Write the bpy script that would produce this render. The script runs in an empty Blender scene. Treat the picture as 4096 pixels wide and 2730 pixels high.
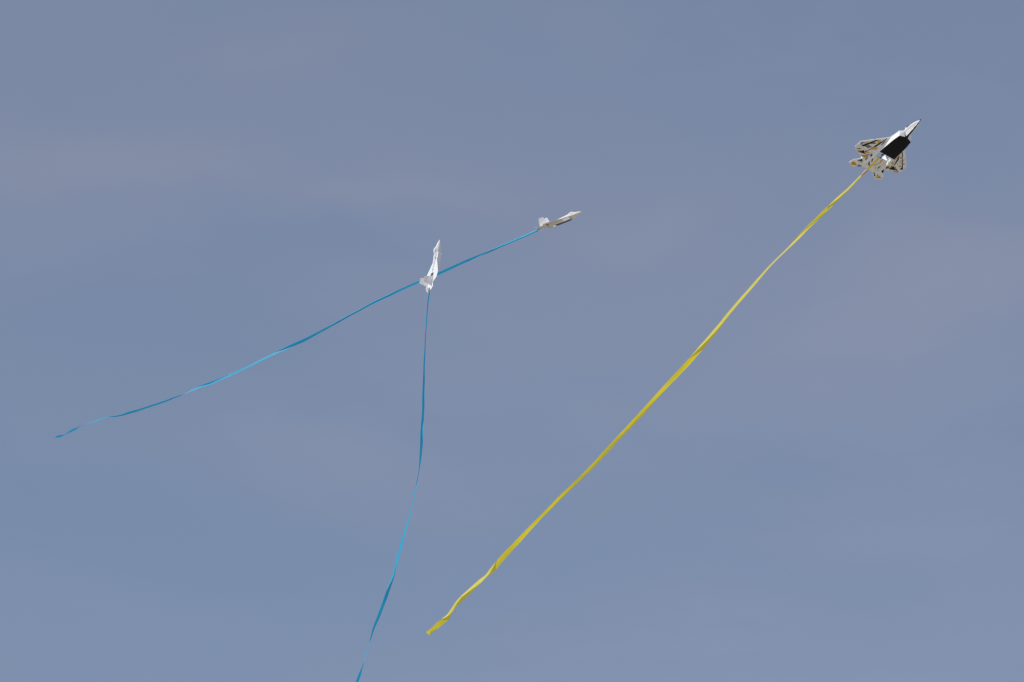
import bpy, bmesh, math, random
from mathutils import Vector, Matrix, Quaternion
from mathutils.geometry import tessellate_polygon

random.seed(7)
scene = bpy.context.scene
COL = scene.collection

# ------------------------------------------------------------------ camera
IMG_W, IMG_H = 4096.0, 2730.0              # photograph size, used to read directions off it
FOCAL, SENSOR = 300.0, 36.0
PITCH = math.radians(20.0)
CAM_POS = Vector((0.0, 0.0, 1.7))
PIX = FOCAL / SENSOR * IMG_W               # photograph pixels per radian
CAM_R = Matrix(((1, 0, 0), (0, -math.sin(PITCH), -math.cos(PITCH)), (0, math.cos(PITCH), -math.sin(PITCH))))
cam_data = bpy.data.cameras.new('camera')
cam_data.lens = FOCAL
cam_data.sensor_width = SENSOR
cam_data.clip_start = 0.5
cam_data.clip_end = 60000.0
cam = bpy.data.objects.new('camera', cam_data)
COL.objects.link(cam)
cam.matrix_world = Matrix.Translation(CAM_POS) @ CAM_R.to_4x4()
cam_data.dof.use_dof = True
cam_data.dof.focus_distance = 181.0
cam_data.dof.aperture_fstop = 14.0
scene.camera = cam

# ------------------------------------------------------------------ sun, sky, exposure
SUN_DIR = (CAM_R @ Vector((-0.62, 0.76, 0.07))).normalized()      # towards the sun: high, left of the camera
SUN_EL = math.asin(SUN_DIR.z)
SUN_AZ = math.atan2(SUN_DIR.x, SUN_DIR.y)

world = bpy.data.worlds.new('World')
scene.world = world
world.use_nodes = True
wn, wl = world.node_tree.nodes, world.node_tree.links
wn.clear()
w_out = wn.new('ShaderNodeOutputWorld')
w_bg = wn.new('ShaderNodeBackground')
w_bg.inputs['Strength'].default_value = SKY_STRENGTH = 0.102
w_sky = wn.new('ShaderNodeTexSky')
w_sky.sky_type = 'NISHITA'
w_sky.sun_disc = False
w_sky.sun_elevation = SUN_EL
w_sky.sun_rotation = SUN_AZ
w_sky.altitude = 100.0
w_sky.air_density = 1.0
w_sky.dust_density = 1.2
w_sky.ozone_density = 1.0
# thin high cloud veil: soft, uneven, over the whole sky
w_tc = wn.new('ShaderNodeTexCoord')
w_map = wn.new('ShaderNodeMapping')
w_map.inputs['Location'].default_value = (2.6433220417, 24.8715256373, 4.7407755219)
w_map.inputs['Rotation'].default_value = (0.0, math.radians(-3.4066375), 0.0)
w_map.inputs['Scale'].default_value = (11.0, 11.0, 30.0)
w_n1 = wn.new('ShaderNodeTexNoise')
w_n1.inputs['Scale'].default_value = 1.0
w_n1.inputs['Detail'].default_value = 6.0
w_n1.inputs['Roughness'].default_value = 0.54
w_n1.inputs['Distortion'].default_value = 0.5
w_rng = wn.new('ShaderNodeMapRange')
w_rng.interpolation_type = 'SMOOTHSTEP'
w_rng.inputs['From Min'].default_value = 0.28
w_rng.inputs['From Max'].default_value = 0.74
w_rng.inputs['To Min'].default_value = VEIL_MIN = 0.30
w_rng.inputs['To Max'].default_value = VEIL_MAX = 0.74
# the veil scatters the same skylight, paler and a little warmer than the clear blue
w_bw = wn.new('ShaderNodeRGBToBW')
w_veil = wn.new('ShaderNodeMix')
w_veil.data_type = 'RGBA'
w_veil.blend_type = 'MULTIPLY'
w_veil.inputs['Factor'].default_value = 1.0
w_veil.inputs['B'].default_value = (1.07, 1.22, 1.73, 1.0)
w_mix = wn.new('ShaderNodeMix')
w_mix.data_type = 'RGBA'
wl.new(w_tc.outputs['Generated'], w_map.inputs['Vector'])
wl.new(w_map.outputs['Vector'], w_n1.inputs['Vector'])
wl.new(w_n1.outputs['Fac'], w_rng.inputs['Value'])

# a few denser streaks of the veil: (azimuth, elevation) off the view axis and half lengths, radians
def w_math(op, a, b=None):
    nd = wn.new('ShaderNodeMath'); nd.operation = op
    for k, x in enumerate((a, b)):
        if x is None: continue
        if isinstance(x, (int, float)): nd.inputs[k].default_value = x
        else: wl.new(x, nd.inputs[k])
    return nd.outputs[0]
def w_dot(vec):
    nd = wn.new('ShaderNodeVectorMath'); nd.operation = 'DOT_PRODUCT'
    wl.new(w_tc.outputs['Generated'], nd.inputs[0]); nd.inputs[1].default_value = vec
    return nd.outputs['Value']
w_n2 = wn.new('ShaderNodeTexNoise')
w_n2.inputs['Scale'].default_value = 26.0
w_n2.inputs['Detail'].default_value = 5.0
wl.new(w_tc.outputs['Generated'], w_n2.inputs['Vector'])
w_wob = w_math('MULTIPLY', w_math('SUBTRACT', w_n2.outputs['Fac'], 0.5), 0.026)
veil_total = w_rng.outputs['Result']
ex, ey, ez = (CAM_R @ Vector(a) for a in ((1, 0, 0), (0, 1, 0), (0, 0, -1)))
for au, ae, la, le, slope, amp in ((-0.0460, 0.0185, 0.0190, 0.0036, 0.00, 0.40), (-0.0170, 0.0165, 0.0160, 0.0024, 0.10, 0.24),
                                   (0.0535, 0.0085, 0.0130, 0.0060, 0.15, 0.42), (0.0330, -0.0030, 0.0170, 0.0060, 0.20, 0.26),
                                   (-0.0230, -0.0130, 0.0110, 0.0055, -0.25, 0.22), (-0.0280, 0.0360, 0.0200, 0.0050, 0.05, 0.16),
                                   (0.0500, -0.0370, 0.0150, 0.0050, 0.10, 0.22), (0.0150, 0.0150, 0.0110, 0.0040, 0.25, 0.14)):
    front = w_math('MAXIMUM', w_dot(ez), 0.05)
    a_ = w_math('SUBTRACT', w_math('DIVIDE', w_dot(ex), front), au)
    b_ = w_math('SUBTRACT', w_math('ADD', w_math('DIVIDE', w_dot(ey), front), w_wob), ae)
    b_ = w_math('SUBTRACT', b_, w_math('MULTIPLY', a_, slope))
    q = w_math('ADD', w_math('POWER', w_math('ABSOLUTE', w_math('DIVIDE', a_, la)), 2.0), w_math('POWER', w_math('ABSOLUTE', w_math('DIVIDE', b_, le)), 2.0))
    g = w_math('MULTIPLY', w_math('POWER', 2.718, w_math('MULTIPLY', q, -1.0)), amp * 0.72)
    veil_total = w_math('ADD', veil_total, g)
wl.new(veil_total, w_mix.inputs['Factor'])
wl.new(w_sky.outputs['Color'], w_mix.inputs['A'])
wl.new(w_sky.outputs['Color'], w_bw.inputs['Color'])
wl.new(w_bw.outputs['Val'], w_veil.inputs['A'])
wl.new(w_veil.outputs['Result'], w_mix.inputs['B'])
wl.new(w_mix.outputs['Result'], w_bg.inputs['Color'])
wl.new(w_bg.outputs['Background'], w_out.inputs['Surface'])

sun_data = bpy.data.lights.new('sun', 'SUN')
sun_data.energy = 2.45
sun_data.angle = math.radians(0.9)
sun_data.color = (1.0, 0.965, 0.90)
sun = bpy.data.objects.new('sun', sun_data)
COL.objects.link(sun)
sun.rotation_euler = SUN_DIR.to_track_quat('Z', 'Y').to_euler()
sun.location = (-60, -20, 90)

scene.view_settings.view_transform = 'Standard'
scene.view_settings.look = 'None'
scene.view_settings.exposure = 0.0
scene.view_settings.gamma = 1.0
scene.view_settings.use_curve_mapping = False
scene.render.engine = 'CYCLES'
scene.cycles.use_adaptive_sampling = True
scene.cycles.adaptive_threshold = 0.002
scene.cycles.use_denoising = True
scene.cycles.filter_width = 1.3
scene.cycles.max_bounces = 10
scene.cycles.transmission_bounces = 8
scene.cycles.diffuse_bounces = 6

# ------------------------------------------------------------------ materials
def new_mat(name):
    m = bpy.data.materials.new(name)
    m.use_nodes = True
    m.node_tree.nodes.clear()
    return m, m.node_tree.nodes, m.node_tree.links

def sheet_mat(name, col, trans_col, trans=0.3, rough=0.5, spec=0.3, var=0.06, scale=30.0):
    """a thin lit-through sheet (foam board, paper, ribbon film) with slight uneven colour"""
    m, n, l = new_mat(name)
    out = n.new('ShaderNodeOutputMaterial')
    pr = n.new('ShaderNodeBsdfPrincipled')
    tr = n.new('ShaderNodeBsdfTranslucent')
    mx = n.new('ShaderNodeMixShader')
    tc = n.new('ShaderNodeTexCoord')
    nz = n.new('ShaderNodeTexNoise')
    nz.inputs['Scale'].default_value = scale
    nz.inputs['Detail'].default_value = 3.0
    hsv = n.new('ShaderNodeHueSaturation')
    mr = n.new('ShaderNodeMapRange')
    mr.inputs['From Min'].default_value = 0.3
    mr.inputs['From Max'].default_value = 0.7
    mr.inputs['To Min'].default_value = 1.0 - var
    mr.inputs['To Max'].default_value = 1.0 + var
    hsv.inputs['Color'].default_value = (*col, 1.0)
    l.new(tc.outputs['Object'], nz.inputs['Vector'])
    l.new(nz.outputs['Fac'], mr.inputs['Value'])
    l.new(mr.outputs['Result'], hsv.inputs['Value'])
    l.new(hsv.outputs['Color'], pr.inputs['Base Color'])
    pr.inputs['Roughness'].default_value = rough
    pr.inputs['Specular IOR Level'].default_value = spec
    tr.inputs['Color'].default_value = (*trans_col, 1.0)
    mx.inputs['Fac'].default_value = trans
    l.new(pr.outputs[0], mx.inputs[1])
    l.new(tr.outputs[0], mx.inputs[2])
    l.new(mx.outputs[0], out.inputs['Surface'])
    return m

def solid_mat(name, col, rough=0.5, spec=0.4, var=0.1, scale=40.0, metallic=0.0):
    m, n, l = new_mat(name)
    out = n.new('ShaderNodeOutputMaterial')
    pr = n.new('ShaderNodeBsdfPrincipled')
    tc = n.new('ShaderNodeTexCoord')
    nz = n.new('ShaderNodeTexNoise')
    nz.inputs['Scale'].default_value = scale
    nz.inputs['Detail'].default_value = 3.0
    mr = n.new('ShaderNodeMapRange')
    mr.inputs['From Min'].default_value = 0.3
    mr.inputs['From Max'].default_value = 0.7
    mr.inputs['To Min'].default_value = 1.0 - var
    mr.inputs['To Max'].default_value = 1.0 + var
    hsv = n.new('ShaderNodeHueSaturation')
    hsv.inputs['Color'].default_value = (*col, 1.0)
    l.new(tc.outputs['Object'], nz.inputs['Vector'])
    l.new(nz.outputs['Fac'], mr.inputs['Value'])
    l.new(mr.outputs['Result'], hsv.inputs['Value'])
    l.new(hsv.outputs['Color'], pr.inputs['Base Color'])
    pr.inputs['Roughness'].default_value = rough
    pr.inputs['Specular IOR Level'].default_value = spec
    pr.inputs['Metallic'].default_value = metallic
    l.new(pr.outputs[0], out.inputs['Surface'])
    return m

MAT = {
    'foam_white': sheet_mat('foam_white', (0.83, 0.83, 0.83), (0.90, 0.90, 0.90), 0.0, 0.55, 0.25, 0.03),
    'foam_cream': sheet_mat('foam_cream', (0.78, 0.735, 0.665), (0.90, 0.87, 0.82), 0.0, 0.55, 0.25, 0.03),
    'foam_print': sheet_mat('foam_print', (0.90, 0.89, 0.85), (0.90, 0.90, 0.88), 0.0, 0.5, 0.3, 0.03),
    'ink_black': solid_mat('ink_black', (0.012, 0.010, 0.014), 0.6, 0.2),
    'ink_grey': sheet_mat('ink_grey', (0.20, 0.21, 0.18), (0.30, 0.31, 0.27), 0.0, 0.6, 0.2, 0.2),
    'ink_orange': sheet_mat('ink_orange', (0.74, 0.44, 0.11), (0.78, 0.50, 0.16), 0.0, 0.6, 0.2, 0.15),
    'ink_amber': sheet_mat('ink_amber', (0.66, 0.35, 0.004), (0.75, 0.42, 0.01), 0.0, 0.6, 0.2, 0.15),
    'ink_brown': sheet_mat('ink_brown', (0.20, 0.12, 0.045), (0.28, 0.17, 0.05), 0.0, 0.6, 0.2, 0.2),
    'film_black': solid_mat('film_black', (0.005, 0.005, 0.006), 0.5, 0.18, 0.3),
    'film_brown': solid_mat('film_brown', (0.055, 0.045, 0.032), 0.5, 0.2, 0.2),
    'plastic_black': solid_mat('plastic_black', (0.015, 0.015, 0.017), 0.4, 0.5),
    'motor_metal': solid_mat('motor_metal', (0.10, 0.09, 0.10), 0.35, 0.5, 0.2, 60, 0.8),
    'prop_grey': solid_mat('prop_grey', (0.10, 0.10, 0.11), 0.4, 0.5),
    'ribbon_blue': sheet_mat('ribbon_blue', (0.07, 0.62, 0.87), (0.00, 0.34, 0.67), 0.50, 0.42, 0.4, 0.06, 8.0),
    'ribbon_yellow': sheet_mat('ribbon_yellow', (0.97, 0.87, 0.17), (0.97, 0.80, 0.00), 0.50, 0.40, 0.5, 0.06, 8.0),
    'cord_dark': solid_mat('cord_dark', (0.05, 0.055, 0.06), 0.6, 0.3),
    'tape_orange': sheet_mat('tape_orange', (0.80, 0.52, 0.28), (0.7, 0.4, 0.1), 0.2, 0.4, 0.4),
}

def ground_material():
    m, n, l = new_mat('bounce_ground')
    out = n.new('ShaderNodeOutputMaterial')
    pr = n.new('ShaderNodeBsdfPrincipled')
    tc = n.new('ShaderNodeTexCoord')
    n1 = n.new('ShaderNodeTexNoise'); n1.inputs['Scale'].default_value = 0.02; n1.inputs['Detail'].default_value = 8.0
    n2 = n.new('ShaderNodeTexNoise'); n2.inputs['Scale'].default_value = 3.0; n2.inputs['Detail'].default_value = 6.0
    r1 = n.new('ShaderNodeValToRGB')
    r1.color_ramp.elements[0].position = 0.35; r1.color_ramp.elements[0].color = (0.40, 0.365, 0.30, 1)
    r1.color_ramp.elements[1].position = 0.65; r1.color_ramp.elements[1].color = (0.50, 0.465, 0.395, 1)
    mx = n.new('ShaderNodeMix'); mx.data_type = 'RGBA'; mx.blend_type = 'MULTIPLY'; mx.inputs['Factor'].default_value = 0.5
    mr = n.new('ShaderNodeMapRange'); mr.inputs['To Min'].default_value = 0.6; mr.inputs['To Max'].default_value = 1.3
    l.new(tc.outputs['Object'], n1.inputs['Vector']); l.new(tc.outputs['Object'], n2.inputs['Vector'])
    l.new(n1.outputs['Fac'], r1.inputs['Fac']); l.new(n2.outputs['Fac'], mr.inputs['Value'])
    l.new(r1.outputs['Color'], mx.inputs['A']); l.new(mr.outputs['Result'], mx.inputs['B'])
    l.new(mx.outputs['Result'], pr.inputs['Base Color'])
    pr.inputs['Roughness'].default_value = 0.95
    pr.inputs['Specular IOR Level'].default_value = 0.1
    l.new(pr.outputs[0], out.inputs['Surface'])
    return m

# ------------------------------------------------------------------ object helpers
def link_mesh(name, verts, faces, mats, parent=None, smooth=False, mat_index=None):
    me = bpy.data.meshes.new(name)
    me.from_pydata([tuple(v) for v in verts], [], faces)
    for m in (mats if isinstance(mats, (list, tuple)) else [mats]):
        me.materials.append(MAT[m] if isinstance(m, str) else m)
    if mat_index:
        for p, i in zip(me.polygons, mat_index):
            p.material_index = i
    if smooth:
        for p in me.polygons:
            p.use_smooth = True
    me.update()
    ob = bpy.data.objects.new(name, me)
    COL.objects.link(ob)
    if parent is not None:
        ob.parent = parent
    return ob

def slab(outline, thick, holes=()):
    """closed plate: 2-D outline (and holes) in local u,v, thickness centred on w = 0; returns verts (u,v,w), faces"""
    loops = [list(outline)] + [list(h) for h in holes]
    flat = [p for lp in loops for p in lp]
    tris = tessellate_polygon([[Vector((p[0], p[1], 0)) for p in lp] for lp in loops])
    n = len(flat)
    verts = [(p[0], p[1], thick / 2) for p in flat] + [(p[0], p[1], -thick / 2) for p in flat]
    faces = []
    for t in tris:
        a, b, c = (Vector((flat[i][0], flat[i][1])) for i in t)
        ccw = (b - a).cross(c - a) > 0
        t = tuple(t) if ccw else tuple(reversed(t))
        faces.append(t)
        faces.append(tuple(i + n for i in reversed(t)))
    k = 0
    for lp in loops:
        area = sum(lp[i][0] * lp[(i + 1) % len(lp)][1] - lp[(i + 1) % len(lp)][0] * lp[i][1] for i in range(len(lp)))
        outer = lp is loops[0]
        fwd = (area > 0) == outer
        for i in range(len(lp)):
            a, b = k + i, k + (i + 1) % len(lp)
            faces.append((b, a, a + n, b + n) if fwd else (a, b, b + n, a + n))
        k += len(lp)
    return verts, faces

def loft(sections, closed_ring=True, caps=True):
    """sections: lists of equal length of 3-D points"""
    m = len(sections[0])
    verts = [p for s in sections for p in s]
    faces = []
    for i in range(len(sections) - 1):
        for j in range(m if closed_ring else m - 1):
            a, b = i * m + j, i * m + (j + 1) % m
            faces.append((a, b, b + m, a + m))
    if caps:
        faces.append(tuple(reversed(range(m))))
        faces.append(tuple(range((len(sections) - 1) * m, len(sections) * m)))
    return verts, faces

def box_verts(c, s):
    cx, cy, cz = c; hx, hy, hz = s[0] / 2, s[1] / 2, s[2] / 2
    b = 0.18
    v, f = [], []
    secs = []
    for dx, k in ((-hx, 1 - b), (-hx * (1 - b), 1), (hx * (1 - b), 1), (hx, 1 - b)):
        secs.append([(cx + dx, cy + sy * hy * k, cz + sz * hz * k) for sy, sz in ((-1, -1), (1, -1), (1, 1), (-1, 1))])
    return loft(secs)

def tube(points, radius, n=8):
    secs = []
    for i, p in enumerate(points):
        p = Vector(p)
        d = (Vector(points[min(i + 1, len(points) - 1)]) - Vector(points[max(i - 1, 0)])).normalized()
        a = d.orthogonal().normalized(); b = d.cross(a)
        r = radius[i] if isinstance(radius, (list, tuple)) else radius
        secs.append([p + (a * math.cos(t * 2 * math.pi / n) + b * math.sin(t * 2 * math.pi / n)) * r for t in range(n)])
    return loft(secs)

def fix_normals(ob):
    bm = bmesh.new(); bm.from_mesh(ob.data)
    bmesh.ops.recalc_face_normals(bm, faces=bm.faces)
    bm.to_mesh(ob.data); bm.free()

# ------------------------------------------------------------------ the setting
gs = 25000.0
gv, gf = [], []
for i in range(9):
    for j in range(9):
        gv.append((-gs + 2 * gs * i / 8, -gs + 2 * gs * j / 8, 0.0))
for i in range(8):
    for j in range(8):
        a = i * 9 + j
        gf.append((a, a + 9, a + 10, a + 1))
ground = link_mesh('ground', gv, gf, ground_material())  # unseen ground sheet, added and kept pale to bounce light onto the undersides
ground['kind'] = 'structure'
ground['label'] = 'unseen flat pale ground, added to bounce light up to the aircraft'

# ------------------------------------------------------------------ placing things by their direction in the photograph
def cam_point(u, v, depth):
    return CAM_POS + CAM_R @ Vector(((u - IMG_W / 2) * depth / PIX, -(v - IMG_H / 2) * depth / PIX, -depth))

def ray_turn(u, v):
    d = Vector(((u - IMG_W / 2) / PIX, -(v - IMG_H / 2) / PIX, -1.0)).normalized()
    return Vector((0, 0, -1)).rotation_difference(d).to_matrix()

LEN = 1.02                                  # real length of one model jet, metres

# ------------------------------------------------------------------ model jet
T = 0.0055                                  # foam board thickness over length
CHINE = [(1.0, 0.0), (0.985, 0.007), (0.96, 0.017), (0.92, 0.030), (0.86, 0.042), (0.80, 0.047), (0.748, 0.045)]
HALF = CHINE + [(0.717, 0.0945), (0.562, 0.1165), (0.530, 0.147), (0.299, 0.361), (0.2275, 0.3615), (0.2275, 0.166),
                (0.1015, 0.172), (0.092, 0.166), (0.002, 0.243), (0.002, 0.0)]
AILERON = [(0.2225, 0.1685), (0.2225, 0.3615), (0.194, 0.3635), (0.168, 0.340), (0.152, 0.318), (0.1005, 0.1745)]
ELEVATOR = [(-0.0010, 0.010), (-0.0010, 0.241), (-0.060, 0.250), (-0.092, 0.176), (-0.050, 0.120), (-0.026, 0.085), (-0.010, 0.012)]
SLOT = [(0.229, -0.098), (0.302, -0.098), (0.302, 0.098), (0.229, 0.098)]
RIDGE = [(0.998, 0.004), (0.985, 0.014), (0.972, 0.020), (0.949, 0.029), (0.92, 0.037), (0.897, 0.042), (0.86, 0.048), (0.83, 0.052),
         (0.78, 0.057), (0.73, 0.059), (0.68, 0.057), (0.62, 0.052), (0.54, 0.045), (0.44, 0.037), (0.372, 0.034)]
CANOPY = [(0.850, 0.050), (0.832, 0.057), (0.815, 0.068), (0.795, 0.078), (0.770, 0.0845), (0.748, 0.0835), (0.722, 0.076), (0.700, 0.067), (0.672, 0.0575)]
SIDE_TOP = [(0.717, 0.093), (0.60, 0.108), (0.45, 0.115), (0.30, 0.117), (0.15, 0.112), (0.02, 0.098)]
SIDE_BOT = {0.717: -0.0715, 0.60: -0.074, 0.45: -0.0745, 0.30: -0.0745, 0.15: -0.063, 0.02: -0.010}

def lerp_tab(tab, x):
    tab = sorted(tab)
    if x <= tab[0][0]: return tab[0][1]
    for (a, p), (b, q) in zip(tab, tab[1:]):
        if x <= b:
            return p + (q - p) * (x - a) / (b - a)
    return tab[-1][1]

def S(vs):
    return [(v[0] * LEN, v[1] * LEN, v[2] * LEN) for v in vs]

def make_jet(label, look):
    foam = look['foam']
    root = bpy.data.objects.new('model_jet', None)
    COL.objects.link(root)
    root.empty_display_size = 0.2
    root['label'] = label
    root['category'] = 'model jet'
    root['group'] = 'model jets flying with streamers'

    # one flat foam plate: chines, wings and tailplane, with the propeller slot
    outline = HALF + [(x, -y) for x, y in reversed(HALF) if y > 0]
    v, f = slab(outline, T, [SLOT])
    wing = link_mesh('wing', S(v), f, foam, root)
    fix_normals(wing)

    ails = {}
    for side in (1, -1):
        v, f = slab([(x, y * side) for x, y in AILERON], T)
        a = link_mesh('aileron', S(v), f, foam, root)
        fix_normals(a); ails[side] = a
        # hinge tape bridging the gap along the top
        v, f = slab([(0.231, 0.172 * side), (0.231, 0.357 * side), (0.219, 0.357 * side), (0.219, 0.172 * side)], 0.0008)
        h = link_mesh('hinge_tape', S([(p[0], p[1], p[2] + T / 2 + 0.0006) for p in v]), f, foam, a)
        fix_normals(h)
        # control horn and pushrod under the aileron
        v, f = slab([(0.214, 0.0), (0.196, 0.0), (0.203, -0.020), (0.209, -0.020)], 0.0025)
        v = [(p[0], (0.205 + p[2]) * side, p[1] - T / 2) for p in v]
        hn = link_mesh('control_horn', S(v), f, 'plastic_black', a); fix_normals(hn)

    elevs = {}
    for side in (1, -1):
        v, f = slab([(x, y * side) for x, y in ELEVATOR], T)
        ang = math.radians(look['elev'][side])
        e = link_mesh('elevator', S(v), f, foam, root)
        fix_normals(e)
        e.rotation_euler = (0, -ang, 0)        # positive: trailing edge down
        elevs[side] = e
        # sunlight on the hinge bevel, coloured in as a white strip underneath
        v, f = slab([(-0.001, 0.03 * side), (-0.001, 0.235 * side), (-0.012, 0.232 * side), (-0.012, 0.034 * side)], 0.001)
        h = link_mesh('sunlit_hinge_strip', S([(p[0], p[1], p[2] - T / 2 - 0.0008) for p in v]), f, 'foam_white', e); fix_normals(h)
        # small control horn
        v, f = slab([(-0.006, 0.0), (-0.026, 0.0), (-0.018, -0.022), (-0.012, -0.022)], 0.0025)
        v = [(p[0], (0.105 + p[2]) * side, p[1] - T / 2) for p in v]
        hn = link_mesh('control_horn', S(v), f, 'plastic_black', e); fix_normals(hn)

    # upper deck: folded foam ridge running from the nose tip to the motor
    xs = [p[0] for p in RIDGE]
    secs = []
    for x, h in RIDGE:
        w = lerp_tab(CHINE, x) * 0.97 if x > 0.75 else lerp_tab([(0.37, 0.031), (0.45, 0.035), (0.60, 0.041), (0.75, 0.0435)], x)
        w = max(w, 0.0015)
        h0 = T / 2 - 0.001
        ring = [(-1, 0), (-0.80, 0.50), (-0.50, 0.86), (-0.20, 0.985), (0.20, 0.985), (0.50, 0.86), (0.80, 0.50), (1, 0)]
        secs.append([(x, a * w, h0 + b * max(h - h0, 0.0008)) for a, b in ring])
    v, f = loft(secs)
    deck = link_mesh('upper_deck', S(v), f, foam, root, smooth=False); fix_normals(deck)
    # canopy bulge
    secs = []
    for x, h in CANOPY:
        t = (0.850 - x) / (0.850 - 0.672)
        w = 0.008 + 0.024 * math.sin(math.pi * min(max(t * 0.96 + 0.02, 0), 1)) ** 0.7
        base = lerp_tab(RIDGE, x) * 0.62
        secs.append([(x, w * math.cos(a), base + (h - base) * math.sin(a)) for a in [math.pi * k / 10 for k in range(11)]])
    v, f = loft(secs)
    mi = None
    mats = [foam]
    if look.get('canopy'):
        mats = ['film_black', foam]
        nring = 11
        mi = []
        for i in range(len(secs) - 1):
            for j in range(nring):
                mi.append(0 if i in (1, 2, 3, 5) else 1)
        mi += [1, 1]
    canopy = link_mesh('canopy', S(v), f, mats, root, smooth=True, mat_index=mi)

    # lower nose: scored foam folded to a keel
    secs = []
    for x, w in [(0.995, 0.003)] + CHINE[1:] + [(0.728, 0.0445)]:
        t = (1.0 - x) / 0.27
        d = 0.0745 * (1 - max(0.0, 1 - t) ** 1.85)
        w = max(w * 0.985, 0.002)
        ring = [(1, 0), (0.64, 0.28), (0.34, 0.62), (0.06, 1.0), (-0.06, 1.0), (-0.34, 0.62), (-0.64, 0.28), (-1, 0)]
        secs.append([(x + (0.0 if x < 0.99 else 0), a * w, -T / 2 - b * max(d - T / 2, 0.001)) for a, b in ring])
    v, f = loft(secs)
    nose = link_mesh('lower_nose', S(v), f, foam, root, smooth=False); fix_normals(nose)
    if look.get('keel'):
        secs = []
        for x in [1.004, 0.985, 0.95, 0.90, 0.85, 0.80, 0.76, 0.730]:
            t = (1.0 - x) / 0.27
            d = 0.0745 * (1 - max(0.0, 1 - max(t, 0)) ** 1.85)
            hw = 0.0058 + 0.0047 * min(1, max(t, 0) * 4)
            hh = 0.015 if t > 0.06 else 0.014
            secs.append([(x, -hw, -d + hh), (x, -hw * 0.35, -d - 0.0012), (x, hw * 0.35, -d - 0.0012), (x, hw, -d + hh)])
        v, f = loft(secs)
        k = link_mesh('keel_strip', S(v), f, look['keel'], nose); fix_normals(k)

    # fuselage side panels, tapering to the tail
    for side in (1, -1):
        secs = []
        for x, y in SIDE_TOP:
            zb = SIDE_BOT[x]; zt = -T / 2 + 0.0004
            yb = y - 0.004
            xb = x - (0.016 if x > 0.7 else 0.0)
            secs.append([(x, y * side, zt), (xb, yb * side, zb), (xb, (yb - 0.005) * side, zb), (x, (y - 0.005) * side, zt)])
        v, f = loft(secs)
        p = link_mesh('side_panel', S(v), f, foam, root); fix_normals(p)
        if side == -1:
            # servo let into the right side panel
            v, f = box_verts((0.205, -0.1155, -0.020), (0.030, 0.012, 0.020))
            s_ = link_mesh('servo', S(v), f, 'plastic_black', p); fix_normals(s_)
        # intake cheek between the panel and the nose
        q = [(0.716, 0.0925, -T / 2), (0.750, 0.0445, -T / 2), (0.724, 0.024, -0.0735), (0.7005, 0.0885, -0.0715)]
        n_off = Vector((-0.9, 0.25, 0)).normalized() * 0.004
        va = [(a, b * side, c) for a, b, c in q]
        vb = [(a + n_off.x, (b - 0.002) * side, c) for a, b, c in q]
        v, f = loft([va, vb])
        c = link_mesh('intake_cheek', S(v), f, foam, root); fix_normals(c)

    # belly board
    half = [(0.729, 0.0), (0.722, 0.035), (0.7035, 0.0875), (0.60, 0.1035), (0.45, 0.1105), (0.356, 0.1125)]
    v, f = slab(half + [(x, -y) for x, y in reversed(half) if y > 0], 0.0045)
    belly = link_mesh('belly_panel', S([(a, b, c - 0.0768) for a, b, c in v]), f, look['belly'], root); fix_normals(belly)
    # white rear edge of the belly box: inner former
    v, f = box_verts((0.352, 0, -0.0385), (0.006, 0.218, 0.070))
    fm = link_mesh('bulkhead', S(v), f, foam, root); fix_normals(fm)

    # twin fins
    for side in (1, -1):
        lo = [(0.220, 0.128, T / 2 - 0.0005), (0.020, 0.118, T / 2 - 0.0005)]
        hi = [(0.055, 0.146, 0.181), (0.167, 0.148, 0.183)]
        pts = lo + hi
        va = [(a, (b + 0.0025) * side, c) for a, b, c in pts]
        vb = [(a, (b - 0.0025) * side, c) for a, b, c in pts]
        v, f = loft([va, vb])
        fin = link_mesh('fin', S(v), f, look.get('fin', foam), root); fix_normals(fin)

    # motor, mount and propeller in the slot
    v, f = box_verts((0.330, 0, 0.006), (0.085, 0.030, 0.020))
    mt = link_mesh('motor_mount', S(v), f, foam, root); fix_normals(mt)
    v, f = tube([(0.300 * LEN, 0, 0.004 * LEN), (0.297 * LEN, 0, 0.004 * LEN), (0.274 * LEN, 0, 0.004 * LEN), (0.271 * LEN, 0, 0.004 * LEN)],
                [0.012 * LEN, 0.0145 * LEN, 0.0145 * LEN, 0.010 * LEN], 14)
    mo = link_mesh('motor', v, f, 'motor_metal', root); fix_normals(mo)
    prop = link_mesh('propeller', *tube([(0.272 * LEN, 0, 0.004 * LEN), (0.262 * LEN, 0, 0.004 * LEN), (0.256 * LEN, 0, 0.004 * LEN), (0.250 * LEN, 0, 0.004 * LEN)],
                     [0.007 * LEN, 0.007 * LEN, 0.006 * LEN, 0.001 * LEN], 12), 'prop_grey', root); fix_normals(prop)
    for b in (0, 1):
        secs = []
        for t in range(9):
            r = 0.006 + 0.078 * t / 8
            ch = 0.0045 + 0.0085 * math.sin(math.pi * (0.12 + 0.80 * t / 8))
            tw = math.radians(48 - 34 * t / 8)
            ring = []
            for cx, cz in ((-0.5, 0.0), (-0.15, 0.07), (0.5, 0.0), (-0.15, -0.03)):
                a_, b_ = cx * ch, cz * ch
                ring.append(Vector((0.263 + a_ * math.sin(tw) + b_ * math.cos(tw), r, 0.004 + a_ * math.cos(tw) - b_ * math.sin(tw))))
            rot = Matrix.Rotation(math.radians(look['prop'] + 180 * b), 4, 'X')
            o = Vector((0.263, 0, 0.004))
            secs.append([o + rot @ (p - o) for p in ring])
        v, f = loft(secs)
        bl = link_mesh('blade', S(v), f, 'prop_grey', prop); fix_normals(bl)

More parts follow.
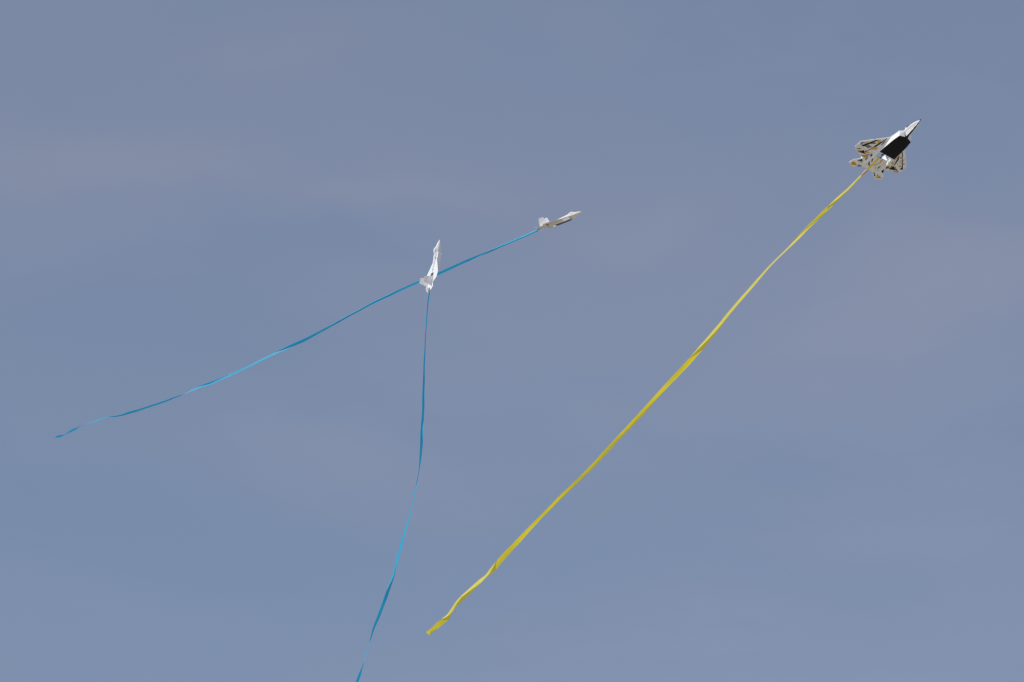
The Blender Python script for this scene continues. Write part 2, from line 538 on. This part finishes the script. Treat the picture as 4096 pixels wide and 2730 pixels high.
    # servo let into the side of the deck
    for side in (-1, 1):
        v, f = tube([(0.61 * LEN, side * 0.028 * LEN, 0.020 * LEN), (0.61 * LEN, side * 0.042 * LEN, 0.019 * LEN), (0.61 * LEN, side * 0.044 * LEN, 0.019 * LEN)],
                    [0.0085 * LEN, 0.0085 * LEN, 0.006 * LEN], 12)
        s_ = link_mesh('servo_arm', v, f, 'plastic_black', deck); fix_normals(s_)

    # printed pattern on the undersides
    if look.get('prints'):
        inks = ['black', 'grey', 'orange', 'amber', 'brown']
        for tgt, par in (('wing', wing), ('aileronR', ails[-1]), ('aileronL', ails[1]), ('elevatorR', elevs[-1]), ('elevatorL', elevs[1])):
            for name, ink, poly in look['prints']:
                if name != tgt: continue
                cx = sum(p[0] for p in poly) / len(poly); cy = sum(p[1] for p in poly) / len(poly)
                poly = [(cx + (p[0] - cx) * 1.2, cy + (p[1] - cy) * 1.2) for p in poly]
                z = -T / 2 - 0.0006 - 0.0001 * inks.index(ink)
                tris = tessellate_polygon([[Vector((p[0], p[1], 0)) for p in poly]])
                fs = []
                for t in tris:
                    a, b, c = (Vector(poly[i]) for i in t)
                    fs.append(tuple(t) if (b - a).cross(c - a) < 0 else tuple(reversed(t)))
                link_mesh('printed_patch', S([(p[0], p[1], z) for p in poly]), fs, 'ink_' + ink, par)
    return root

PRINTS = [
    ('wing', 'black', [(0.2638, -0.3231), (0.2816, -0.2965), (0.409, -0.2333), (0.4304, -0.2068), (0.2662, -0.2727)]),
    ('wing', 'black', [(0.5118, -0.1415), (0.4605, -0.1489), (0.3982, -0.1637), (0.2404, -0.1936), (0.2478, -0.1886), (0.3131, -0.1597), (0.3896, -0.1456), (0.4954, -0.1363)]),
    ('wing', 'grey', [(0.2851, -0.3463), (0.3187, -0.3133), (0.2793, -0.3194), (0.2705, -0.3314)]),
    ('wing', 'grey', [(0.3404, -0.2319), (0.3906, -0.2236), (0.377, -0.1849)]),
    ('wing', 'grey', [(0.2703, -0.2623), (0.308, -0.241), (0.3078, -0.1967), (0.2652, -0.2195)]),
    ('aileronR', 'grey', [(0.1722, -0.3304), (0.1993, -0.3086), (0.2128, -0.2756), (0.1907, -0.2905)]),
    ('wing', 'grey', [(0.4061, -0.1233), (0.4519, -0.1308), (0.4901, -0.1237), (0.4433, -0.1126), (0.4079, -0.111)]),
    ('wing', 'orange', [(0.4245, -0.2074), (0.4377, -0.2045), (0.4514, -0.1662), (0.4053, -0.164), (0.3954, -0.1724)]),
    ('wing', 'orange', [(0.2622, -0.1839), (0.3258, -0.1674), (0.3288, -0.1286), (0.3043, -0.1221), (0.2789, -0.1564)]),
    ('wing', 'orange', [(0.3085, -0.3048), (0.3573, -0.2734), (0.2973, -0.2901)]),
    ('aileronR', 'orange', [(0.1606, -0.3015), (0.187, -0.2708), (0.1784, -0.2527), (0.1611, -0.2661), (0.152, -0.2834)]),
    ('aileronR', 'orange', [(0.1989, -0.22), (0.227, -0.2018), (0.2126, -0.1568), (0.1941, -0.1719), (0.1855, -0.2034)]),
    ('wing', 'orange', [(0.1176, -0.1861), (0.1356, -0.1568), (0.1676, -0.1335), (0.1385, -0.1233), (0.1146, -0.1505)]),
    ('aileronR', 'black', [(0.1454, -0.2724), (0.2017, -0.2361), (0.1694, -0.1929)]),
    ('wing', 'amber', [(0.1285, -0.2061), (0.1729, -0.1461), (0.1612, -0.142), (0.1391, -0.1596), (0.1222, -0.1898)]),
    ('wing', 'black', [(0.17, -0.1906), (0.1957, -0.1153), (0.1916, -0.1119), (0.1659, -0.1873)]),
    ('wing', 'black', [(0.0286, -0.1827), (0.0772, -0.1609), (0.054, -0.1336)]),
    ('wing', 'orange', [(0.0204, -0.1727), (0.0518, -0.1302), (0.0259, -0.1219), (0.0217, -0.151)]),
    ('wing', 'grey', [(0.0929, -0.125), (0.1262, -0.1328), (0.1381, -0.1166), (0.0992, -0.1106)]),
    ('elevatorR', 'amber', [(-0.0265, -0.222), (-0.0181, -0.1931), (-0.041, -0.1449), (-0.0678, -0.2075), (-0.0472, -0.2148)]),
    ('elevatorR', 'black', [(-0.052, -0.1277), (-0.0332, -0.1285), (-0.0213, -0.0862)]),
    ('elevatorR', 'brown', [(-0.0154, -0.1367), (-0.004, -0.133), (-0.0172, -0.1157), (-0.0273, -0.1236)]),
    ('wing', 'black', [(0.1014, -0.0667), (0.1044, -0.0627), (0.044, -0.0096), (0.055, -0.0415)]),
    ('wing', 'brown', [(0.1558, -0.0693), (0.1621, -0.0549), (0.1226, -0.0321), (0.1166, -0.0402)]),
    ('wing', 'orange', [(0.0877, 0.026), (0.1673, 0.0516), (0.1664, 0.0622), (0.0784, 0.0369)]),
    ('wing', 'orange', [(0.1819, 0.0363), (0.2191, 0.0513), (0.1945, 0.065), (0.1745, 0.0555)]),
    ('wing', 'black', [(0.0781, 0.0893), (0.1191, 0.0979), (0.0806, 0.1101), (0.0378, 0.1226)]),
    ('wing', 'black', [(0.1021, 0.1217), (0.1246, 0.1227), (0.1225, 0.1375), (0.0958, 0.1366)]),
    ('wing', 'grey', [(0.053, 0.0612), (0.0663, 0.0616), (0.0635, 0.0753), (0.0502, 0.0749)]),
    ('wing', 'black', [(0.0594, 0.1635), (0.1015, 0.1678), (0.0525, 0.1952), (0.0465, 0.1871)]),
    ('wing', 'brown', [(0.1611, 0.1252), (0.2089, 0.1314), (0.1925, 0.1384), (0.1491, 0.1384)]),
    ('elevatorL', 'black', [(-0.0264, 0.112), (-0.0227, 0.117), (-0.0406, 0.1514), (-0.0548, 0.1468)]),
    ('elevatorL', 'amber', [(-0.069, 0.1715), (-0.0277, 0.1864), (-0.0199, 0.2028), (-0.0366, 0.2329), (-0.0534, 0.2043)]),
    ('elevatorL', 'brown', [(-0.0125, 0.1542), (-0.0023, 0.1622), (-0.0154, 0.1795), (-0.0271, 0.1696)]),
    ('wing', 'black', [(0.4325, 0.1726), (0.4379, 0.1828), (0.251, 0.3402), (0.2343, 0.3117), (0.2773, 0.3055), (0.3704, 0.232)]),
    ('wing', 'black', [(0.3905, 0.1714), (0.3299, 0.2067), (0.2384, 0.2235), (0.2339, 0.2175), (0.2862, 0.2004), (0.358, 0.1803)]),
    ('aileronL', 'black', [(0.1495, 0.2088), (0.2094, 0.2312), (0.1684, 0.2812)]),
    ('wing', 'amber', [(0.3084, 0.1658), (0.3814, 0.1708), (0.3413, 0.181), (0.3132, 0.1782)]),
    ('wing', 'orange', [(0.2359, 0.1734), (0.268, 0.1698), (0.2581, 0.1975), (0.2348, 0.2069)]),
    ('aileronL', 'brown', [(0.1255, 0.1764), (0.1501, 0.1627), (0.1776, 0.1824), (0.1516, 0.1941), (0.1288, 0.1867)]),
    ('aileronL', 'orange', [(0.1519, 0.2003), (0.171, 0.1911), (0.2088, 0.2186), (0.1636, 0.2103)]),
    ('wing', 'orange', [(0.3069, 0.2224), (0.3485, 0.2435), (0.3324, 0.2568)]),
    ('wing', 'orange', [(0.3656, 0.249), (0.3761, 0.2632), (0.3429, 0.271)]),
    ('wing', 'orange', [(0.2465, 0.2755), (0.2704, 0.2786), (0.2812, 0.299), (0.2537, 0.3087), (0.2447, 0.2965)]),
    ('aileronL', 'orange', [(0.1414, 0.2155), (0.1546, 0.2567), (0.1406, 0.2553), (0.131, 0.2306)]),
    ('aileronL', 'orange', [(0.1376, 0.2806), (0.1633, 0.2919), (0.1696, 0.3356), (0.1436, 0.318)]),
    ('wing', 'grey', [(0.3608, 0.2074), (0.3841, 0.1979), (0.3916, 0.208), (0.3644, 0.2239)]),
    ('wing', 'grey', [(0.2979, 0.2396), (0.3132, 0.2661), (0.3096, 0.2788), (0.3007, 0.2667)]),
    ('wing', 'grey', [(0.3171, 0.289), (0.3228, 0.3201), (0.3055, 0.3084)]),
    ('aileronL', 'grey', [(0.2088, 0.2479), (0.2133, 0.254), (0.1753, 0.3374), (0.1744, 0.3186), (0.1768, 0.2808)]),
    ('wing', 'grey', [(0.2734, 0.224), (0.2719, 0.2513), (0.2608, 0.2539)]),
    ('wing', 'grey', [(0.2958, 0.1664), (0.2889, 0.1981), (0.2841, 0.1858)]),
    ('wing', 'brown', [(0.2212, -0.09), (0.2262, -0.09), (0.2262, 0.105), (0.2212, 0.105)]),
]

# attitude of each jet as seen from the camera (body x forward, y left, z up -> camera right, up, back), scale, tail point
POSES = [
    ([[0.63525, 0.77038, -0.05457], [0.57944, -0.42871, 0.69315], [0.51059, -0.47194, -0.71872]], 330.23, (3471.9, 673.76)),
    ([[0.89821, 0.30138, -0.31997], [0.34897, -0.04633, 0.93599], [0.26727, -0.95238, -0.14679]], 181.775, (2163.0, 911.75)),
    ([[0.21389, -0.29959, -0.92978], [0.95436, -0.139, 0.26434], [-0.20844, -0.94389, 0.25618]], 200.554, (1717.27, 1150.44)),
]

def place_jet(root, pose):
    rows, sc, (tu, tv) = pose
    R = Matrix(rows)
    mid = Vector((0.45, 0, 0))
    cu = tu + sc * (R @ mid).x
    cv = tv - sc * (R @ mid).y
    depth = PIX * LEN / sc
    Rt = CAM_R @ ray_turn(cu, cv) @ R
    loc = cam_point(cu, cv, depth) - Rt @ (mid * LEN)
    root.matrix_world = Matrix.Translation(loc) @ Rt.to_4x4()
    return depth

jet_a = make_jet('white model jet with black belly and orange and black printed wing undersides',
                 {'foam': 'foam_print', 'belly': 'film_black', 'keel': 'film_black', 'canopy': True, 'elev': {1: 0, -1: 0}, 'prop': 68, 'prints': PRINTS})
jet_b = make_jet('cream model jet seen side-on with its nose pointing right, second from the right',
                 {'foam': 'foam_cream', 'fin': 'foam_white', 'belly': 'film_brown', 'elev': {1: 28, -1: -4}, 'prop': 80})
jet_c = make_jet('plain white model jet climbing nose up in front of a blue streamer',
                 {'foam': 'foam_white', 'belly': 'foam_white', 'elev': {1: 34, -1: -14}, 'prop': 12})
JETS = [jet_a, jet_b, jet_c]
DEPTH = [place_jet(j, p) for j, p in zip(JETS, POSES)]

# ------------------------------------------------------------------ streamers
def interp(vals, ts, t):
    """Catmull-Rom through (ts, vals), limited so it does not overshoot much"""
    n = len(ts)
    i = 0
    while i < n - 2 and t > ts[i + 1]:
        i += 1
    h = ts[i + 1] - ts[i]
    def slope(k):
        if k <= 0: return (vals[1] - vals[0]) / (ts[1] - ts[0])
        if k >= n - 1: return (vals[-1] - vals[-2]) / (ts[-1] - ts[-2])
        return (vals[k + 1] - vals[k - 1]) / (ts[k + 1] - ts[k - 1])
    s = (t - ts[i]) / h
    m0, m1 = slope(i) * h, slope(i + 1) * h
    return ((2 * s ** 3 - 3 * s ** 2 + 1) * vals[i] + (s ** 3 - 2 * s ** 2 + s) * m0
            + (-2 * s ** 3 + 3 * s ** 2) * vals[i + 1] + (s ** 3 - s ** 2) * m1)

def lit_span(code):
    """which part of the ribbon's seen width (0 sunward edge .. 1 far edge) is tipped to the sun"""
    if code == 'L': return (0.0, 1.0)
    if code == 'S': return (0.0, 0.0)
    if code == 's': return (1.0, 1.0)
    k = float(code[1:])
    return (0.0, k) if code[0] == 't' else (1.0 - k, 1.0)

def make_streamer(ctrl, depth0, drift, wfac, mat, label, seed, step=9.0, near=()):
    """ctrl: (u, v, seen width in photograph pixels, which part is tipped to the sun).
    drift(s): change of distance from the camera, metres, after s metres of ribbon. near: depths of the first points.
    The ribbon is creased lengthwise: each cross-section is a shallow fold between a sunward and a shaded panel."""
    rnd = random.Random(seed)
    us = [c[0] for c in ctrl]; vs = [c[1] for c in ctrl]
    ts = [0.0]
    for a, b in zip(ctrl, ctrl[1:]):
        ts.append(ts[-1] + math.hypot(b[0] - a[0], b[1] - a[1]))
    mpp = depth0 / PIX
    wid = [c[2] * wfac * mpp for c in ctrl]
    sa = [lit_span(c[3])[0] for c in ctrl]; sb = [lit_span(c[3])[1] for c in ctrl]
    n = int(ts[-1] / step)
    sun_c = CAM_R.transposed() @ SUN_DIR
    rows = []
    ph = [rnd.uniform(0, 6.28) for _ in range(6)]
    dn = [(t, d) for t, d in zip(ts, near)]
    M = 12
    for i in range(n + 1):
        t = ts[-1] * i / n
        u, v = interp(us, ts, t), interp(vs, ts, t)
        e = 2.0
        t0, t1 = max(0, t - e), min(ts[-1], t + e)
        du, dv = interp(us, ts, t1) - interp(us, ts, t0), interp(vs, ts, t1) - interp(vs, ts, t0)
        ln = math.hypot(du, dv) or 1.0
        nrm = Vector((-dv / ln, -du / ln, 0))          # across the path, camera right/up
        if nrm.dot(sun_c) < 0: nrm = -nrm
        if dn and t < dn[-1][0]:
            d = lerp_tab(dn, t)
        else:
            tb = dn[-1][0] if dn else 0.0
            d = (dn[-1][1] if dn else depth0) + drift((t - tb) * mpp)
        w = max(0.006, interp(wid, ts, t))
        w *= 1 + 0.05 * math.sin(t / 37 + ph[0]) + 0.03 * math.sin(t / 13 + ph[1])
        a, b = lerp_tab(list(zip(ts, sa)), t), lerp_tab(list(zip(ts, sb)), t)
        t_lit = math.tan(math.radians(54 + 4 * math.sin(t / 90 + ph[2])))
        t_sh = math.tan(math.radians(34 + 9 * math.sin(t / 120 + ph[3]) + 5 * math.sin(t / 31 + ph[4])))
        rt = ray_turn(u, v)
        z, prof = 0.0, []
        for k in range(M + 1):
            s_ = k / M
            prof.append(z)
            m_ = s_ + 0.5 / M
            q = min(1.0, max(0.0, (m_ - a) / 0.12 + 0.5)) * min(1.0, max(0.0, (b - m_) / 0.12 + 0.5)) if b - a > 0.02 else 0.0
            if a <= 0.0 and m_ < 0.12 and b > 0.1: q = 1.0 if m_ < b else q
            if b >= 1.0 and m_ > 0.88 and a < 0.9: q = 1.0 if m_ > a else q
            edge = 1.0 + 0.5 * (2 * m_ - 1) * math.sin(t / 140 + ph[5])
            z += (q * t_lit - (1 - q) * t_sh * edge) * w / M
        mean = sum(prof) / len(prof)
        c0 = cam_point(u, v, d)
        rows.append([c0 + CAM_R @ (rt @ (nrm * ((0.5 - k / M) * w) + Vector((0, 0, prof[k] - mean)))) for k in range(M + 1)])
    base = rows[0][M // 2]
    verts = [tuple(p - base) for r in rows for p in r]
    faces = []
    for i in range(n):
        for k in range(M):
            a = i * (M + 1) + k
            faces.append((a, a + 1, a + M + 2, a + M + 1))
    ob = link_mesh('streamer', verts, faces, mat, None, smooth=True)
    ob.location = base
    ob['label'] = label
    ob['category'] = 'streamer'
    ob['group'] = 'streamers trailing from the jets'
    return ob, base

def jet_point(j, p):
    return JETS[j].matrix_world @ (Vector(p) * LEN)

def depth_of(w):
    return -(CAM_R.transposed() @ (w - CAM_POS)).z

def pixel_of(w):
    c = CAM_R.transposed() @ (w - CAM_POS)
    return (IMG_W / 2 + c.x / -c.z * PIX, IMG_H / 2 - c.y / -c.z * PIX)

def tow_line(streamer, base, a, b, sag=0.004, r=0.0035, mat='cord_dark'):
    pts = [a.lerp(b, k / 6) + Vector((0, 0, -sag * math.sin(math.pi * k / 6))) - base for k in range(7)]
    v, f = tube(pts, r, 6)
    o = link_mesh('tow_line', v, f, mat, streamer); fix_normals(o)
    return o

# yellow: taped under the tail of the printed jet
ta = jet_point(0, (0.215, 0.004, -0.016)); tb = jet_point(0, (0.10, 0.0, -0.018)); tc_ = jet_point(0, (0.0, -0.004, -0.018))
pa, pb, pc = pixel_of(ta), pixel_of(tb), pixel_of(tc_)
YEL = [(3517, 632, 7, 'S'), (3497, 652, 8, 'S'), (3476, 673, 8, 'S'), (3462, 686.5, 9, 't.4'),
       (3435, 713.5, 9, 't.7'), (3394.7, 755.6, 11, 't.75'), (3349, 797.5, 13, 't.6'), (3322, 824.5, 15, 't.2'), (3305, 840, 16, 's'), (3276.8, 867.5, 16, 'b.35'), (3234, 908.5, 13, 'b.5'),
       (3199, 945.5, 12, 'b.85'), (3165, 981, 8, 'L'), (3129.6, 1015.5, 6, 'L'), (3083.7, 1060.7, 7, 'L'), (3042.9, 1106.6, 9, 'L'), (3002, 1154, 11, 'L'),
       (2951, 1212, 13, 'L'), (2905, 1268, 14, 't.9'), (2882, 1299, 16, 't.75'), (2838.5, 1352, 20, 't.55'), (2803, 1394, 23, 't.3'), (2762, 1441.5, 22, 'S'),
       (2716, 1491, 21, 's'), (2662, 1548, 20, 's'), (2590, 1628, 19, 'b.12'), (2539, 1684, 19, 'b.2'), (2468, 1758, 18, 'b.2'), (2378.6, 1856, 17, 'b.2'),
       (2302, 1932, 16, 'b.15'), (2240, 1991, 16, 'b.15'), (2209, 2023, 16, 'b.1'), (2135, 2098, 17, 's'), (2074, 2164, 20, 's'), (2023, 2218, 24, 's'),
       (1995, 2250, 27, 'S'), (1968, 2282, 22, 't.4'), (1946, 2304, 13, 't.8'), (1920, 2326, 15, 'L'), (1887.7, 2357, 20, 't.55'), (1851, 2391, 22, 't.3'),
       (1827, 2415.6, 19, 't.5'), (1805, 2445, 13, 'L'), (1791, 2469, 20, 't.3'), (1764, 2491, 24, 'S'), (1740, 2512, 22, 's'), (1722, 2526, 18, 'b.3'), (1711, 2537, 26, 's')]
st_a, base_a = make_streamer(YEL, DEPTH[0], lambda s: 0.55 * s - 0.022 * s * s if s < 9 else 3.2, 0.88, 'ribbon_yellow',
                             'long yellow streamer trailing from the tail of the jet with the black belly', 3,
                             near=(depth_of(ta), depth_of(tb), depth_of(tc_)), step=6.0)

tape_pts = [cam_point(3470, 679, depth_of(tc_) + 0.02), cam_point(3463, 686, depth_of(tc_) + 0.04), cam_point(3453, 696, depth_of(tc_) + 0.06), cam_point(3447, 702, depth_of(tc_) + 0.08)]
v, f = tube([p - base_a for p in tape_pts], [0.011, 0.017, 0.018, 0.012], 8)
tw = link_mesh('tape', v, f, 'tape_orange', st_a, smooth=True); fix_normals(tw)

# blue behind the side-on jet
tb_ = jet_point(1, (0.0, 0.0, -0.012))
BLU = [(2151.4, 921.3, 9, 't.55'), (2095, 946.7, 9, 't.6'), (2020.5, 978.5, 8, 't.55'), (1955, 1007.5, 8, 't.15'), (1908, 1027, 9, 'b.25'), (1852, 1050.5, 10, 'b.15'), (1796, 1076.7, 10, 's'),
       (1757, 1094.5, 10, 's'), (1716, 1112, 10, 's'), (1676, 1128.5, 9, 's'), (1611.5, 1156.7, 9, 'S'), (1552.8, 1184, 9, 't.2'), (1494, 1211.4, 9, 't.2'), (1435.5, 1242.5, 8, 't.3'),
       (1376.9, 1274, 8, 't.25'), (1318, 1308, 8, 't.1'), (1258.8, 1339.5, 10, 'S'), (1218, 1361, 12, 's'), (1177, 1378.7, 11, 'b.25'), (1136, 1397.8, 9, 'b.6'),
       (1095.6, 1416.8, 8, 'L'), (1052, 1437, 8, 'L'), (1016.8, 1455.5, 7, 'L'), (975.5, 1476, 7, 'L'), (929.6, 1497.7, 8, 'L'), (883.7, 1517.6, 9, 'b.8'),
       (837.7, 1535.5, 10.5, 'b.55'), (793, 1551, 9, 'b.85'), (765.8, 1563, 5, 'L'), (743.4, 1573.7, 1.5, 'L'), (719.9, 1583.4, 3.5, 's'), (701, 1590.5, 5, 's'),
       (654, 1608.5, 7, 's'), (601.6, 1625.6, 8, 's'), (554, 1641.5, 8, 's'), (517, 1652, 9, 's'), (483, 1662.5, 6, 's'), (456.7, 1667, 4, 's'),
       (430, 1669, 2.5, 'L'), (409, 1675, 4, 'L'), (385.5, 1683.6, 4.5, 'L'), (348.6, 1696.8, 2, 'L'), (322, 1706, 1.5, 's'), (298.6, 1717.9, 8, 's'),
       (277.5, 1728, 7.5, 's'), (259, 1740, 2.5, 's'), (242, 1745, 10, 's'), (222, 1749.5, 6, 's')]
st_b, base_b = make_streamer(BLU, DEPTH[1], lambda s: 0.26 * s - 0.004 * s * s, 0.95, 'ribbon_blue',
                             'long blue streamer slanting down to the left behind the climbing jet', 11, step=6.0)
tow_line(st_b, base_b, tb_, base_b)

# blue below the climbing jet
tc2 = jet_point(2, (0.0, 0.0, -0.010))
BLC = [(1718, 1166, 3, 's'), (1716.6, 1181, 5, 's'), (1712, 1209, 5, 's'), (1708.5, 1249.7, 4.5, 's'), (1705, 1306, 4, 's'), (1702, 1344, 4, 's'), (1699.5, 1408, 5, 's'),
       (1697, 1451, 6, 's'), (1696, 1484, 6.5, 's'), (1695, 1530, 8, 'b.2'), (1694, 1584, 10.5, 'b.3'), (1692.8, 1635, 9.5, 's'), (1690.5, 1678, 9, 's'), (1688.5, 1703.7, 10, 'b.5'),
       (1687, 1737, 11, 'b.4'), (1686, 1775, 11, 's'), (1683.4, 1813, 10, 's'), (1680.8, 1844, 7, 's'), (1677, 1877, 4, 's'), (1671.9, 1905, 2.5, 's'), (1662.8, 1956.5, 3.5, 'L'),
       (1648.4, 2020, 4, 'L'), (1632.5, 2084, 6, 'L'), (1615.5, 2141.5, 9, 'L'), (1599, 2205, 10, 'L'), (1584.6, 2256, 10, 'L'), (1572, 2308, 10, 't.7'), (1555, 2356, 12, 't.15'),
       (1536, 2409.7, 12, 's'), (1514.4, 2467, 11.5, 's'), (1495, 2514, 9, 's'), (1484, 2552, 4, 's'), (1476, 2577, 2, 'L'), (1465, 2615, 3, 'L'), (1456.8, 2645.6, 2, 'L'),
       (1450, 2667.5, 4, 's'), (1439, 2700, 11, 's'), (1428, 2730, 12, 's'), (1408, 2775, 11, 's'), (1388, 2815, 6, 'L'), (1372, 2850, 9, 'L'), (1352, 2880, 11, 's'), (1338, 2896, 10, 's')]
st_c, base_c = make_streamer(BLC, DEPTH[2], lambda s: -0.2 * s + 0.01 * s * s, 0.95, 'ribbon_blue',
                             'long blue streamer hanging down from the climbing jet to the bottom edge', 23, step=6.0)
tow_line(st_c, base_c, tc2, base_c)
